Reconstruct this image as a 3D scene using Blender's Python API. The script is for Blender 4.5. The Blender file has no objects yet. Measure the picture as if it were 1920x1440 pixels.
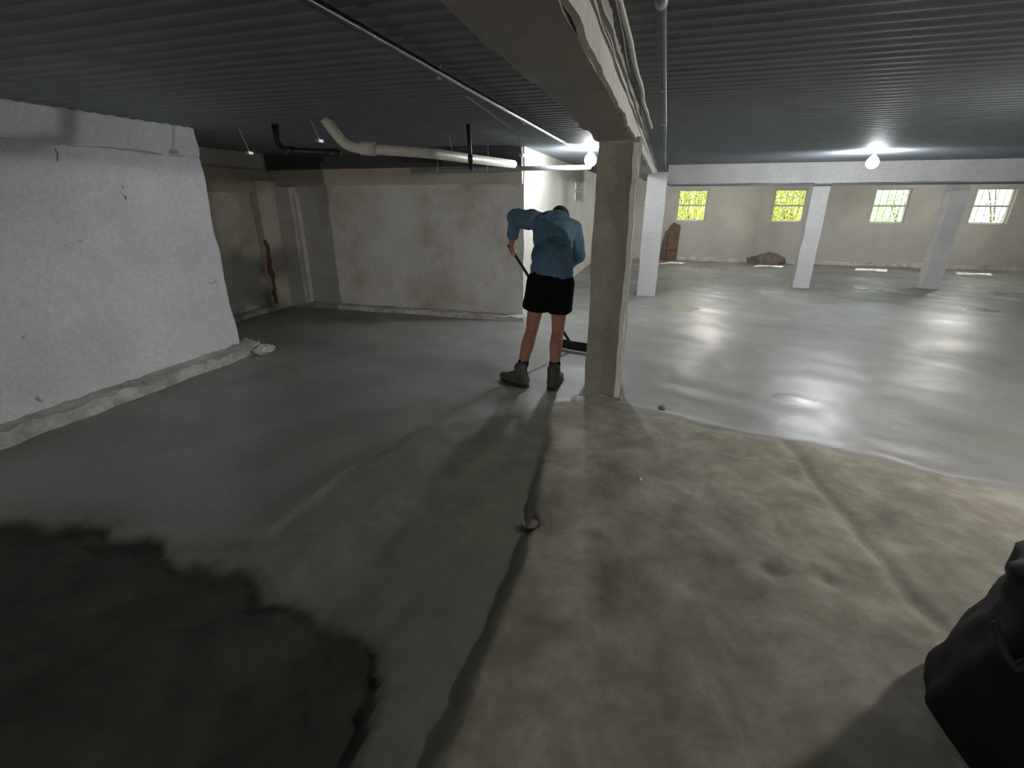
import bpy, bmesh, math, random
import numpy as np
from mathutils import Vector, Matrix, noise

random.seed(7)
PI = math.pi
scene = bpy.context.scene
COL = scene.collection

# ------------------------------------------------------------------ camera
PITCH = math.atan(345 / 900.0)
YAW = math.radians(16.716)
cam_d = bpy.data.cameras.new('camera')
cam_d.sensor_fit = 'HORIZONTAL'
cam_d.sensor_width = 36.0
cam_d.lens = 36.0 * 900 / 1920
cam_d.clip_start = 0.03
cam_d.clip_end = 200
cam = bpy.data.objects.new('camera', cam_d)
COL.objects.link(cam)
cam.location = (0, 0, 1.6)
cam.rotation_euler = (PI / 2 - PITCH, 0, YAW)
scene.camera = cam

# ------------------------------------------------------------------ world, sun, exposure
scene.view_settings.view_transform = 'Standard'
scene.view_settings.look = 'None'
scene.view_settings.gamma = 1.0
scene.view_settings.use_curve_mapping = False
scene.view_settings.exposure = 0.0

world = bpy.data.worlds.new('sky')
scene.world = world
world.use_nodes = True
bg = world.node_tree.nodes['Background']
bg.inputs['Color'].default_value = (0.86, 0.93, 1.0, 1)
bg.inputs['Strength'].default_value = 3.0

sun_d = bpy.data.lights.new('sun', 'SUN')
sun_d.energy = 14.0
sun_d.angle = math.radians(1.2)
sun_d.color = (1.0, 0.94, 0.82)
sun = bpy.data.objects.new('sun', sun_d)
COL.objects.link(sun)
sun.location = (10, 25, 20)
_sdir = Vector((-0.40, -1.05, -1.46))
sun.rotation_euler = _sdir.to_track_quat('-Z', 'Y').to_euler()

BULB_POWER = [520.0, 580.0, 820.0, 2800.0, 900.0, 400.0]   # emission of the lamp bulbs (W/m2 per sr scale)

# ------------------------------------------------------------------ material helpers
def new_mat(name):
    m = bpy.data.materials.new(name)
    m.use_nodes = True
    nt = m.node_tree
    b = nt.nodes['Principled BSDF']
    return m, nt, b

def sock(nt, v):
    return v

def noise_node(nt, scale, detail=5, rough=0.6, vec=None, dist=0.0):
    n = nt.nodes.new('ShaderNodeTexNoise')
    n.inputs['Scale'].default_value = scale
    n.inputs['Detail'].default_value = detail
    n.inputs['Roughness'].default_value = rough
    n.inputs['Distortion'].default_value = dist
    if vec is not None:
        nt.links.new(vec, n.inputs['Vector'])
    return n

def ramp(nt, fac, stops):
    r = nt.nodes.new('ShaderNodeValToRGB')
    while len(r.color_ramp.elements) > 1:
        r.color_ramp.elements.remove(r.color_ramp.elements[-1])
    r.color_ramp.elements[0].position = stops[0][0]
    c = stops[0][1]
    r.color_ramp.elements[0].color = (c[0], c[1], c[2], 1) if not isinstance(c, float) else (c, c, c, 1)
    for p, c in stops[1:]:
        e = r.color_ramp.elements.new(p)
        e.color = (c[0], c[1], c[2], 1) if not isinstance(c, float) else (c, c, c, 1)
    nt.links.new(fac, r.inputs['Fac'])
    return r

def mix(nt, fac, a, b, mode='MIX'):
    m = nt.nodes.new('ShaderNodeMix')
    m.data_type = 'RGBA'
    m.blend_type = mode
    for key, v in ((0, fac), (6, a), (7, b)):
        if hasattr(v, 'is_output') or isinstance(v, bpy.types.NodeSocket):
            nt.links.new(v, m.inputs[key])
        elif key == 0:
            m.inputs[0].default_value = v
        else:
            m.inputs[key].default_value = (v[0], v[1], v[2], 1)
    return m.outputs[2]

def bump(nt, b, h, strength=0.3, dist=0.02):
    n = nt.nodes.new('ShaderNodeBump')
    n.inputs['Strength'].default_value = strength
    n.inputs['Distance'].default_value = dist
    nt.links.new(h, n.inputs['Height'])
    nt.links.new(n.outputs['Normal'], b.inputs['Normal'])

def objcoord(nt):
    return nt.nodes.new('ShaderNodeTexCoord').outputs['Object']

def plaster(name, base, dark, chips=0.0, rough=0.85, cs=3.0, brown=None):
    m, nt, b = new_mat(name)
    co = objcoord(nt)
    n1 = noise_node(nt, cs * 0.5, 6, 0.6, co)
    r1 = ramp(nt, n1.outputs['Fac'], [(0.3, dark), (0.62, base)])
    colr = r1.outputs['Color']
    n2 = noise_node(nt, 30, 4, 0.7, co)
    r2 = ramp(nt, n2.outputs['Fac'], [(0.35, (0.86, 0.86, 0.86)), (0.6, (1, 1, 1))])
    colr = mix(nt, 1.0, colr, r2.outputs['Color'], 'MULTIPLY')
    if brown is not None:
        n4 = noise_node(nt, 1.3, 5, 0.6, co)
        r4 = ramp(nt, n4.outputs['Fac'], [(0.5, 0.0), (0.68, 0.7)])
        colr = mix(nt, r4.outputs['Color'], colr, brown)
    if chips > 0:
        n3 = noise_node(nt, 7, 3, 0.5, co, 1.0)
        r3 = ramp(nt, n3.outputs['Fac'], [(0.70, 0.0), (0.74, chips)])
        colr = mix(nt, r3.outputs['Color'], colr, (0.12, 0.11, 0.10))
    nt.links.new(colr, b.inputs['Base Color'])
    b.inputs['Roughness'].default_value = rough
    bump(nt, b, n2.outputs['Fac'], 0.35, 0.015)
    return m

def simple(name, colr, rough=0.6, metal=0.0, var=0.15, scale=20, bumps=0.1, spec=None):
    m, nt, b = new_mat(name)
    co = objcoord(nt)
    n = noise_node(nt, scale, 4, 0.6, co)
    lo = tuple(c * (1 - var) for c in colr)
    hi = tuple(min(1, c * (1 + var)) for c in colr)
    r = ramp(nt, n.outputs['Fac'], [(0.3, lo), (0.7, hi)])
    nt.links.new(r.outputs['Color'], b.inputs['Base Color'])
    b.inputs['Roughness'].default_value = rough
    b.inputs['Metallic'].default_value = metal
    if spec is not None:
        b.inputs['Specular IOR Level'].default_value = spec
    if bumps:
        bump(nt, b, n.outputs['Fac'], bumps, 0.01)
    return m

M = {}
M['wall_white'] = plaster('wall_white', (0.74, 0.76, 0.785), (0.62, 0.635, 0.66), chips=0.8)
M['wall_back'] = plaster('wall_back', (0.66, 0.645, 0.60), (0.55, 0.535, 0.49), brown=(0.33, 0.29, 0.23))
M['wall_recess'] = plaster('wall_recess', (0.68, 0.65, 0.58), (0.56, 0.52, 0.44), brown=(0.37, 0.31, 0.22))
M['wall_far'] = plaster('wall_far', (0.50, 0.49, 0.44), (0.42, 0.41, 0.37))
M['column'] = plaster('column_plaster', (0.32, 0.303, 0.258), (0.26, 0.245, 0.208), cs=5)
M['post'] = plaster('post_plaster', (0.56, 0.56, 0.56), (0.48, 0.48, 0.48))
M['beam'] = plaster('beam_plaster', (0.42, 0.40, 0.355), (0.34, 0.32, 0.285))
M['edge'] = plaster('edge_plaster', (0.75, 0.73, 0.66), (0.62, 0.60, 0.53), cs=8)
M['kerb'] = plaster('kerb_plaster', (0.62, 0.61, 0.57), (0.32, 0.31, 0.28), cs=12)
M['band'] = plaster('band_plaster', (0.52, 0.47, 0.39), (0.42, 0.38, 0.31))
M['rust'] = simple('rust_stain', (0.22, 0.09, 0.06), 0.9)
M['deck'] = simple('deck_steel', (0.20, 0.22, 0.245), 0.6, 0.3, 0.12, 4, 0.02)
M['steel_dark'] = simple('dark_steel', (0.07, 0.072, 0.075), 0.6, 0.2)
M['pipe_black'] = simple('black_plastic_pipe', (0.015, 0.015, 0.017), 0.45)
M['pipe_grey'] = simple('grey_pipe', (0.30, 0.31, 0.33), 0.35)
M['pipe_blue'] = simple('blue_grey_pipe', (0.15, 0.17, 0.20), 0.35)
M['pipe_pale'] = simple('pale_pipe', (0.62, 0.58, 0.50), 0.5)
M['cable_pale'] = simple('pale_cable', (0.55, 0.53, 0.48), 0.5)
M['cable_dark'] = simple('dark_cable', (0.03, 0.03, 0.03), 0.5)
M['skin'] = simple('skin', (0.43, 0.205, 0.135), 0.5, 0, 0.12, 12, 0.03)
M['shirt'] = simple('shirt_cloth', (0.105, 0.185, 0.265), 0.9, 0, 0.12, 9, 0.2, 0.1)
M['shorts'] = simple('shorts_cloth', (0.008, 0.008, 0.010), 0.95, 0, 0.2, 12, 0.2, 0.1)
M['sock'] = simple('sock_knit', (0.025, 0.022, 0.03), 0.95, 0, 0.2, 40, 0.3, 0.1)
M['boot'] = simple('boot_leather', (0.075, 0.068, 0.055), 0.8, 0, 0.3, 25, 0.3)
M['sole'] = simple('boot_sole', (0.02, 0.02, 0.018), 0.9)
M['cap'] = simple('cap_cloth', (0.045, 0.05, 0.075), 0.9)
M['hair'] = simple('hair', (0.02, 0.014, 0.01), 0.8, 0, 0.3, 60, 0.5)
M['tool'] = simple('tool_black', (0.012, 0.012, 0.014), 0.5)
M['bag'] = simple('black_bag_plastic', (0.004, 0.004, 0.005), 0.65, 0, 0.2, 10, 0.1, 0.25)
M['bag_strap'] = simple('bag_strap', (0.012, 0.012, 0.013), 0.8)
M['board'] = simple('brown_board', (0.115, 0.062, 0.035), 0.7, 0, 0.35, 6, 0.1)
M['bucket'] = simple('bucket_blue', (0.45, 0.52, 0.72), 0.4)
M['rubble'] = simple('rubble', (0.17, 0.15, 0.125), 0.95, 0, 0.35, 10, 0.5)
M['frame'] = simple('window_frame', (0.45, 0.44, 0.40), 0.6)
M['cap_metal'] = simple('lamp_socket', (0.35, 0.35, 0.36), 0.4, 0.5)
M['leaf'] = simple('leaf_green', (0.62, 0.64, 0.16), 0.6, 0, 0.5, 2.0, 0.0)
M['leaf_pale'] = simple('leaf_pale', (0.60, 0.75, 0.52), 0.6, 0, 0.4, 2.0, 0.0)
M['bark'] = simple('bark', (0.14, 0.10, 0.07), 0.9)
M['ground_out'] = simple('outdoor_ground', (0.55, 0.52, 0.42), 0.9, 0, 0.2, 2.0)

m, nt, b = new_mat('lamp_glow')
b.inputs['Base Color'].default_value = (1, 1, 1, 1)
b.inputs['Emission Color'].default_value = (0.95, 0.98, 1.0, 1)
b.inputs['Emission Strength'].default_value = BULB_POWER[0]
M['glow'] = m

m, nt, b = new_mat('window_glass')
tr = nt.nodes.new('ShaderNodeBsdfTransparent'); tr.inputs['Color'].default_value = (0.94, 0.97, 0.95, 1)
gl = nt.nodes.new('ShaderNodeBsdfGlossy'); gl.inputs['Roughness'].default_value = 0.02
lw = nt.nodes.new('ShaderNodeLayerWeight'); lw.inputs['Blend'].default_value = 0.3
fr = nt.nodes.new('ShaderNodeMath'); fr.operation = 'MULTIPLY'; fr.inputs[1].default_value = 0.2
nt.links.new(lw.outputs['Facing'], fr.inputs[0])
ms = nt.nodes.new('ShaderNodeMixShader')
nt.links.new(fr.outputs[0], ms.inputs[0]); nt.links.new(tr.outputs[0], ms.inputs[1]); nt.links.new(gl.outputs[0], ms.inputs[2])
nt.links.new(ms.outputs[0], nt.nodes['Material Output'].inputs['Surface'])
M['glass'] = m

# floor: materials side by side, the soil also carrying painted shade, chosen by attributes stored on the mesh
m, nt, b = new_mat('floor_concrete')
co = objcoord(nt)
def attr(name):
    a = nt.nodes.new('ShaderNodeAttribute'); a.attribute_name = name
    return a.outputs['Fac']
big = noise_node(nt, 0.9, 5, 0.55, co, 0.5)
fine = noise_node(nt, 22, 6, 0.7, co)
mid = noise_node(nt, 3.2, 6, 0.62, co, 0.4)
wet = ramp(nt, big.outputs['Fac'], [(0.32, (0.205, 0.205, 0.188)), (0.62, (0.295, 0.293, 0.28))]).outputs['Color']
old = ramp(nt, mid.outputs['Fac'], [(0.30, (0.225, 0.20, 0.16)), (0.5, (0.335, 0.31, 0.25)), (0.68, (0.47, 0.45, 0.37))]).outputs['Color']
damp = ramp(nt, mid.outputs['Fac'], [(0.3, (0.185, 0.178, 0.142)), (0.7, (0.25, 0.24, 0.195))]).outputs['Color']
shaded_soil = ramp(nt, mid.outputs['Fac'], [(0.3, (0.042, 0.040, 0.033)), (0.7, (0.085, 0.079, 0.066))]).outputs['Color']  # soil colour, darkened further for the unlit near left
c1 = mix(nt, attr('old'), wet, old)
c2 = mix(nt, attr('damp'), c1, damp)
c3 = mix(nt, attr('shaded_soil'), c2, shaded_soil)
r5 = ramp(nt, fine.outputs['Fac'], [(0.3, (0.86, 0.86, 0.86)), (0.65, (1.0, 1.0, 1.0))])
c4 = mix(nt, 1.0, c3, r5.outputs['Color'], 'MULTIPLY')
nt.links.new(c4, b.inputs['Base Color'])
rg = ramp(nt, big.outputs['Fac'], [(0.35, 0.52), (0.6, 0.34)]).outputs['Color']
rg2 = mix(nt, attr('dry'), rg, (0.9, 0.9, 0.9))
rg3 = mix(nt, attr('puddle'), rg2, (0.2, 0.2, 0.2))
nt.links.new(rg3, b.inputs['Roughness'])
bump(nt, b, fine.outputs['Fac'], 0.18, 0.012)
M['floor'] = m

# ------------------------------------------------------------------ object helpers
def tag(o, label=None, cat=None, group=None, kind=None):
    if label: o['label'] = label
    if cat: o['category'] = cat
    if group: o['group'] = group
    if kind: o['kind'] = kind
    return o

def empty(name, loc, label=None, cat=None, group=None, rz=0, kind=None):
    o = bpy.data.objects.new(name, None)
    COL.objects.link(o)
    o.location = loc
    o.rotation_euler = (0, 0, rz)
    return tag(o, label, cat, group, kind)

def link(name, me, mat, parent=None, smooth=False):
    o = bpy.data.objects.new(name, me)
    COL.objects.link(o)
    me.materials.clear()
    me.materials.append(mat)
    if smooth:
        me.shade_smooth()
    if parent is not None:
        o.parent = parent
    return o

def bm_obj(name, bm, mat, parent=None, smooth=False):
    me = bpy.data.meshes.new(name)
    bmesh.ops.recalc_face_normals(bm, faces=bm.faces)
    bm.to_mesh(me); bm.free()
    return link(name, me, mat, parent, smooth)

def add_box(bm, lo, hi):
    vs = [bm.verts.new((x, y, z)) for z in (lo[2], hi[2]) for y in (lo[1], hi[1]) for x in (lo[0], hi[0])]
    for f in ((0, 2, 3, 1), (4, 5, 7, 6), (0, 1, 5, 4), (2, 6, 7, 3), (0, 4, 6, 2), (1, 3, 7, 5)):
        bm.faces.new([vs[i] for i in f])

def rough_box(name, lo, hi, mat, parent=None, step=0.1, amp=0.008, scale=4.0, edge=0.0, seed=0, smooth=True, bev=0.0):
    """closed box, gridded and displaced like hand-thrown plaster"""
    bm = bmesh.new()
    nx, ny, nz = [max(1, int(round((hi[i] - lo[i]) / step))) for i in range(3)]
    cache = {}
    def V(i, j, k):
        key = (i, j, k)
        if key not in cache:
            cache[key] = bm.verts.new((lo[0] + (hi[0] - lo[0]) * i / nx, lo[1] + (hi[1] - lo[1]) * j / ny, lo[2] + (hi[2] - lo[2]) * k / nz))
        return cache[key]
    for i in range(nx):
        for j in range(ny):
            bm.faces.new([V(i, j, 0), V(i, j + 1, 0), V(i + 1, j + 1, 0), V(i + 1, j, 0)])
            bm.faces.new([V(i, j, nz), V(i + 1, j, nz), V(i + 1, j + 1, nz), V(i, j + 1, nz)])
    for i in range(nx):
        for k in range(nz):
            bm.faces.new([V(i, 0, k), V(i + 1, 0, k), V(i + 1, 0, k + 1), V(i, 0, k + 1)])
            bm.faces.new([V(i, ny, k), V(i, ny, k + 1), V(i + 1, ny, k + 1), V(i + 1, ny, k)])
    for j in range(ny):
        for k in range(nz):
            bm.faces.new([V(0, j, k), V(0, j, k + 1), V(0, j + 1, k + 1), V(0, j + 1, k)])
            bm.faces.new([V(nx, j, k), V(nx, j + 1, k), V(nx, j + 1, k + 1), V(nx, j, k + 1)])
    off = Vector((seed * 7.3, seed * 3.1, seed * 1.7))
    for (i, j, k), v in cache.items():
        p = Vector(v.co)
        d = Vector((noise.noise(p * scale + off), noise.noise(p * scale + off + Vector((31, 0, 0))), noise.noise(p * scale + off + Vector((0, 47, 0)))))
        d += 0.5 * Vector((noise.noise(p * scale * 2.7 + off), noise.noise(p * scale * 2.7 + off + Vector((31, 0, 0))), noise.noise(p * scale * 2.7 + off + Vector((0, 47, 0)))))
        ne = (i in (0, nx)) + (j in (0, ny)) + (k in (0, nz))
        a = amp + (edge if ne >= 2 else 0)
        v.co = p + d * a
    o = bm_obj(name, bm, mat, parent, False)
    if smooth:
        me = o.data
        me.shade_smooth()
        mod = o.modifiers.new('edges', 'EDGE_SPLIT'); mod.split_angle = math.radians(50)
    return o

def box_obj(name, lo, hi, mat, parent=None, bev=0.0):
    bm = bmesh.new(); add_box(bm, lo, hi)
    if bev:
        bmesh.ops.bevel(bm, geom=list(bm.edges), offset=bev, segments=2, affect='EDGES')
    return bm_obj(name, bm, mat, parent)

def tube_bm(pts, r, seg=12, closed_ends=True, bm=None):
    bm = bm or bmesh.new()
    pts = [Vector(p) for p in pts]
    rs = r if isinstance(r, (list, tuple)) else [r] * len(pts)
    up = None; rings = []
    for i, p in enumerate(pts):
        d = (pts[min(i + 1, len(pts) - 1)] - pts[max(i - 1, 0)]).normalized()
        if up is None:
            up = d.orthogonal().normalized()
        else:
            up = (up - d * up.dot(d)).normalized()
        side = d.cross(up)
        rings.append([bm.verts.new(p + (up * math.cos(2 * PI * k / seg) + side * math.sin(2 * PI * k / seg)) * rs[i]) for k in range(seg)])
    for a, c in zip(rings, rings[1:]):
        for k in range(seg):
            bm.faces.new([a[k], a[(k + 1) % seg], c[(k + 1) % seg], c[k]])
    if closed_ends:
        bm.faces.new(rings[0]); bm.faces.new(rings[-1])
    return bm

def smooth_path(pts, n=8, rad=0.08):
    """straight runs joined with rounded elbows"""
    pts = [Vector(p) for p in pts]
    out = [pts[0]]
    for a, b_, c in zip(pts, pts[1:], pts[2:]):
        r = min(rad, (b_ - a).length * 0.45, (c - b_).length * 0.45)
        p0 = b_ + (a - b_).normalized() * r
        p1 = b_ + (c - b_).normalized() * r
        for k in range(n + 1):
            t = k / n
            out.append(p0 * (1 - t) ** 2 + b_ * 2 * t * (1 - t) + p1 * t * t)
    out.append(pts[-1])
    return out

def pipe(name, pts, r, mat, parent=None, rad=0.08, seg=14):
    return bm_obj(name, tube_bm(smooth_path(pts, 8, rad), r, seg), mat, parent, True)

def sag(a, b_, dip, n=24, wob=0.0, seed=0):
    a = Vector(a); b_ = Vector(b_)
    out = []
    for i in range(n + 1):
        t = i / n
        p = a.lerp(b_, t) + Vector((0, 0, -dip * 4 * t * (1 - t)))
        if wob:
            p += Vector((noise.noise(Vector((t * 9, seed, 0))), 0, noise.noise(Vector((t * 9, seed, 5))) * 0.5)) * wob
        out.append(p)
    return out

# ------------------------------------------------------------------ floor
CEIL = 2.24
REAR = -8.0

def fbm(X, Y, scale, seed, octaves=4):
    rng = np.random.RandomState(seed)
    out = np.zeros_like(X); a = 1.0; tot = 0
    for o in range(octaves):
        G = rng.rand(128, 128)
        x = X * scale + 50.3 + o * 17.1; y = Y * scale + 50.7 + o * 9.7
        xi = np.floor(x).astype(int); yi = np.floor(y).astype(int)
        fx = x - xi; fy = y - yi
        fx = fx * fx * (3 - 2 * fx); fy = fy * fy * (3 - 2 * fy)
        g = lambda i, j: G[i % 128, j % 128]
        v = g(xi, yi) * (1 - fx) * (1 - fy) + g(xi + 1, yi) * fx * (1 - fy) + g(xi, yi + 1) * (1 - fx) * fy + g(xi + 1, yi + 1) * fx * fy
        out += v * a; tot += a; a *= 0.5; scale *= 2.03
    return out / tot - 0.5

def sstep(a, b_, x):
    t = np.clip((x - a) / (b_ - a), 0, 1)
    return t * t * (3 - 2 * t)

def build_floor():
    xs = np.concatenate([np.arange(-6.0, -3.0, 0.05), np.arange(-3.0, 3.0, 0.025), np.arange(3.0, 9.61, 0.06)])
    ys = np.concatenate([np.concatenate([np.arange(-13.0, -2, 0.4), np.arange(-2.0, 0.2, 0.08)]), np.arange(0.2, 4.6, 0.025), np.arange(4.6, 15.11, 0.06)])
    X, Y = np.meshgrid(xs, ys)
    n1 = fbm(X, Y, 1.6, 1); n2 = fbm(X, Y, 6.0, 2); n3 = fbm(X, Y, 18.0, 3, 3)
    # fresh pour / bare slab boundary, right of the column line
    bx = np.array([-6, -4.0, -2.4, -1.79, -1.75, -1.62, -1.38, -1.08, -0.88, -0.5, 0.0, 0.38, 0.74, 1.25, 1.67, 2.16, 3.2, 9.6])
    by = np.array([1.05, 1.25, 1.40, 1.65, 2.3, 2.88, 3.15, 3.32, 3.58, 3.80, 3.72, 3.62, 3.53, 3.45, 3.32, 3.10, 2.9, 2.7])
    edge = np.interp(X, bx, by) + n1 * 0.28 + n2 * 0.10
    fresh = sstep(-0.05, 0.06, Y - edge)
    # bare old slab lies right of the column line
    ex = np.interp(Y, [-2.6, 0.8, 1.3, 2.0, 2.5, 3.1, 3.7, 15], [-0.47, -0.485, -0.49, -0.50, -0.585, -0.65, -0.76, -0.76]) + n2 * 0.05 + n3 * 0.03
    old = sstep(-0.025, 0.03, X - ex) * (1 - fresh)
    # near left soil, its dark tone taking in the shade there
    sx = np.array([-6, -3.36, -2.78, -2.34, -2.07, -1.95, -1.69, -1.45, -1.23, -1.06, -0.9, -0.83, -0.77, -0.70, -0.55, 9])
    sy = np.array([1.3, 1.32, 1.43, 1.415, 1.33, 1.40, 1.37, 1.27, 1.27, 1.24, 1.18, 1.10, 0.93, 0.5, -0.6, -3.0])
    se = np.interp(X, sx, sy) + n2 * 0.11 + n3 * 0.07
    shaded_soil = sstep(-0.02, 0.05, se - Y) * (1 - old)
    damp = (1 - fresh) * (1 - old) * (1 - shaded_soil)
    Z = 0.003 * n1 + 0.0015 * n2
    Z += old * (0.02 + 0.016 * n2 + 0.006 * n3 + 0.05 * n1)
    Z += damp * (0.0 + 0.02 * n2 + 0.01 * n3)
    Z -= damp * 0.03 * (1 - sstep(1.2, 3.0, Y))
    Z += shaded_soil * (-0.07 + 0.045 * n2 + 0.012 * n3)
    # lip of wet concrete along the pour edge, and trowel ridges
    lip = np.exp(-((Y - edge - 0.05) / 0.05) ** 2) * (X > -0.6)
    Z += 0.014 * lip
    Z += fresh * 0.004 * np.sin((X * 0.6 + Y * 1.0) * 9 + n1 * 8) * (Y < 12)
    # track groove running across the old slab
    gx = np.interp(Y, [0.5, 1.5, 2.5, 3.4], [1.55, 1.28, 1.10, 0.98])
    Z -= old * 0.022 * np.exp(-((X - gx - n2 * 0.06) / 0.035) ** 2)
    # little dents
    for (px, py, r, d) in ((0.62, 2.02, 0.06, 0.03), (0.86, 2.02, 0.04, 0.02), (-0.50, 2.03, 0.035, 0.035)):
        Z -= d * np.exp(-(((X - px) ** 2 + (Y - py) ** 2) / (r * r)))
    # far, untrowelled ground with pools
    far = sstep(9.6, 11.0, Y + n1 * 1.5)
    Z += far * (0.06 * n1 + 0.03 * n2) * (X > -1.7)
    pud = np.zeros_like(X)
    for (px, py, rx, ry) in ((0.34, 8.0, 0.6, 0.35), (2.0, 10.1, 0.45, 0.4), (3.9, 11.0, 0.9, 0.5), (1.0, 13.6, 0.9, 0.5), (4.9, 9.2, 0.5, 0.3), (1.25, 4.35, 0.35, 0.18), (6.2, 11.0, 0.8, 0.4)):
        q = ((X - px) / rx) ** 2 + ((Y - py) / ry) ** 2 + n2 * 0.8 + n1 * 1.4
        pud = np.maximum(pud, np.exp(-np.maximum(q, 0) * 1.6))
    pud *= fresh
    ny, nx = X.shape
    co = np.stack([X, Y, Z], -1).reshape(-1, 3)
    idx = np.arange(nx * ny).reshape(ny, nx)
    faces = np.stack([idx[:-1, :-1], idx[:-1, 1:], idx[1:, 1:], idx[1:, :-1]], -1).reshape(-1, 4)
    # thickness: skirt the slab down
    me = bpy.data.meshes.new('floor')
    me.from_pydata(co.tolist(), [], faces.tolist())
    for nm, arr in (('old', old), ('damp', damp), ('shaded_soil', shaded_soil), ('dry', np.clip(old + shaded_soil + damp * 0.45, 0, 1)), ('puddle', pud)):
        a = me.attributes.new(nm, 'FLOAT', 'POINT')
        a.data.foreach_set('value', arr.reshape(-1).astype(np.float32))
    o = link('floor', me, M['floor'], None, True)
    tag(o, kind='structure')
build_floor()
box_obj('floor_sublayer', (-7, -13.4, -0.5), (10, 15.3, -0.2), M['steel_dark']).name = 'floor'
for o in COL.objects:
    if o.name.startswith('floor'):
        o['kind'] = 'structure'

# ------------------------------------------------------------------ ceiling: ribbed steel deck, ribs along X
def build_ceiling():
    bm = bmesh.new()
    P = 0.115; prof = []
    y = -13.2
    while y < 15.2:
        prof += [(y, CEIL), (y + 0.045, CEIL - 0.002), (y + 0.062, CEIL - 0.010), (y + 0.085, CEIL - 0.010), (y + 0.100, CEIL - 0.001)]
        y += P
    prof.append((15.3, CEIL))
    a = [bm.verts.new((-6.1, yy, zz)) for yy, zz in prof]
    c = [bm.verts.new((9.7, yy, zz)) for yy, zz in prof]
    a2 = [bm.verts.new((-6.1, yy, CEIL + 0.2)) for yy in (prof[0][0], prof[-1][0])]
    c2 = [bm.verts.new((9.7, yy, CEIL + 0.2)) for yy in (prof[0][0], prof[-1][0])]
    for i in range(len(prof) - 1):
        bm.faces.new([a[i], a[i + 1], c[i + 1], c[i]])
    bm.faces.new([a2[0], a2[1], c2[1], c2[0]])
    bm.faces.new([a[0], c[0], c2[0], a2[0]]); bm.faces.new([a[-1], c[-1], c2[1], a2[1]])
    bm.faces.new(a + [a2[1], a2[0]]); bm.faces.new(c + [c2[1], c2[0]])
    o = bm_obj('ceiling', bm, M['deck'])
    tag(o, kind='structure')
build_ceiling()

# ------------------------------------------------------------------ walls
S = lambda o: tag(o, kind='structure')
S(rough_box('wall_left', (-5.9, -13.0, -0.3), (-4.42, 4.08, CEIL + 0.02), M['wall_white'], step=0.08, amp=0.010, scale=2.2, edge=0.018, seed=1))
S(rough_box('trim_1', (-4.45, -13.0, 1.99), (-4.34, 4.02, CEIL + 0.02), M['wall_white'], step=0.07, amp=0.010, scale=5, edge=0.012, seed=2))
S(rough_box('baseboard_left', (-4.5, -13.0, -0.15), (-4.20, 4.16, 0.10), M['kerb'], step=0.045, amp=0.028, scale=7, edge=0.02, seed=3))
S(rough_box('wall_recess', (-6.0, 4.0, -0.3), (-5.75, 6.6, CEIL + 0.02), M['wall_recess'], step=0.1, amp=0.01, scale=3, seed=4))
S(rough_box('wall_back', (-5.9, 6.5, -0.3), (-1.79, 6.72, CEIL + 0.02), M['wall_back'], step=0.09, amp=0.010, scale=3, seed=5))
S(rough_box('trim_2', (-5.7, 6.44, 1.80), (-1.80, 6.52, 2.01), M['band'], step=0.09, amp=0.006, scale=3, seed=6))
S(box_obj('trim_3', (-5.72, 6.40, 2.01), (-1.80, 6.52, CEIL - 0.02), M['steel_dark']))
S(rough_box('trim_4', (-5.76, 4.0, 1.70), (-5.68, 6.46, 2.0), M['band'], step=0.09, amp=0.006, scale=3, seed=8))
S(rough_box('baseboard_back', (-5.5, 6.36, -0.15), (-1.76, 6.54, 0.07), M['kerb'], step=0.05, amp=0.018, scale=6, edge=0.012, seed=9))
S(rough_box('baseboard_recess', (-5.78, 4.0, -0.15), (-5.62, 6.5, 0.07), M['kerb'], step=0.06, amp=0.018, scale=6, edge=0.01, seed=10))
# pilasters in the recess corner
S(rough_box('trim_5', (-5.78, 6.02, -0.15), (-5.62, 6.52, 1.86), M['wall_recess'], step=0.06, amp=0.006, scale=4, edge=0.006, seed=11))
S(rough_box('trim_6', (-5.64, 6.36, -0.15), (-5.35, 6.52, 1.78), M['wall_back'], step=0.06, amp=0.006, scale=4, edge=0.006, seed=12))
S(rough_box('trim_7', (-5.345, 6.42, -0.1), (-5.30, 6.52, 1.70), M['edge'], step=0.05, amp=0.006, scale=4, edge=0.006, seed=13))
tag(rough_box('rust_stain', (-5.625, 6.0, 0.10), (-5.60, 6.06, 1.05), M['rust'], step=0.03, amp=0.02, scale=9, edge=0.01, seed=14), 'dark red rusty strip down the edge of the corner pilaster', 'rust strip')

def wall_with_openings(name, axis, c0, c1, lo, hi, z0, z1, holes, mat):
    """wall as one mesh of boxes around rectangular openings; axis 'x' runs along X (thickness c0..c1 in Y)"""
    bm = bmesh.new()
    cuts = sorted({lo, hi} | {h[0] for h in holes} | {h[1] for h in holes})
    for a, b_ in zip(cuts, cuts[1:]):
        mid_ = (a + b_) / 2
        hs = [h for h in holes if h[0] < mid_ < h[1]]
        spans = [(z0, z1)] if not hs else [(z0, hs[0][2]), (hs[0][3], z1)]
        for s0, s1 in spans:
            if axis == 'x': add_box(bm, (a, c0, s0), (b_, c1, s1))
            else: add_box(bm, (c0, a, s0), (c1, b_, s1))
    bmesh.ops.remove_doubles(bm, verts=bm.verts, dist=1e-4)
    o = bm_obj(name, bm, mat)
    return S(o)

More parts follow.
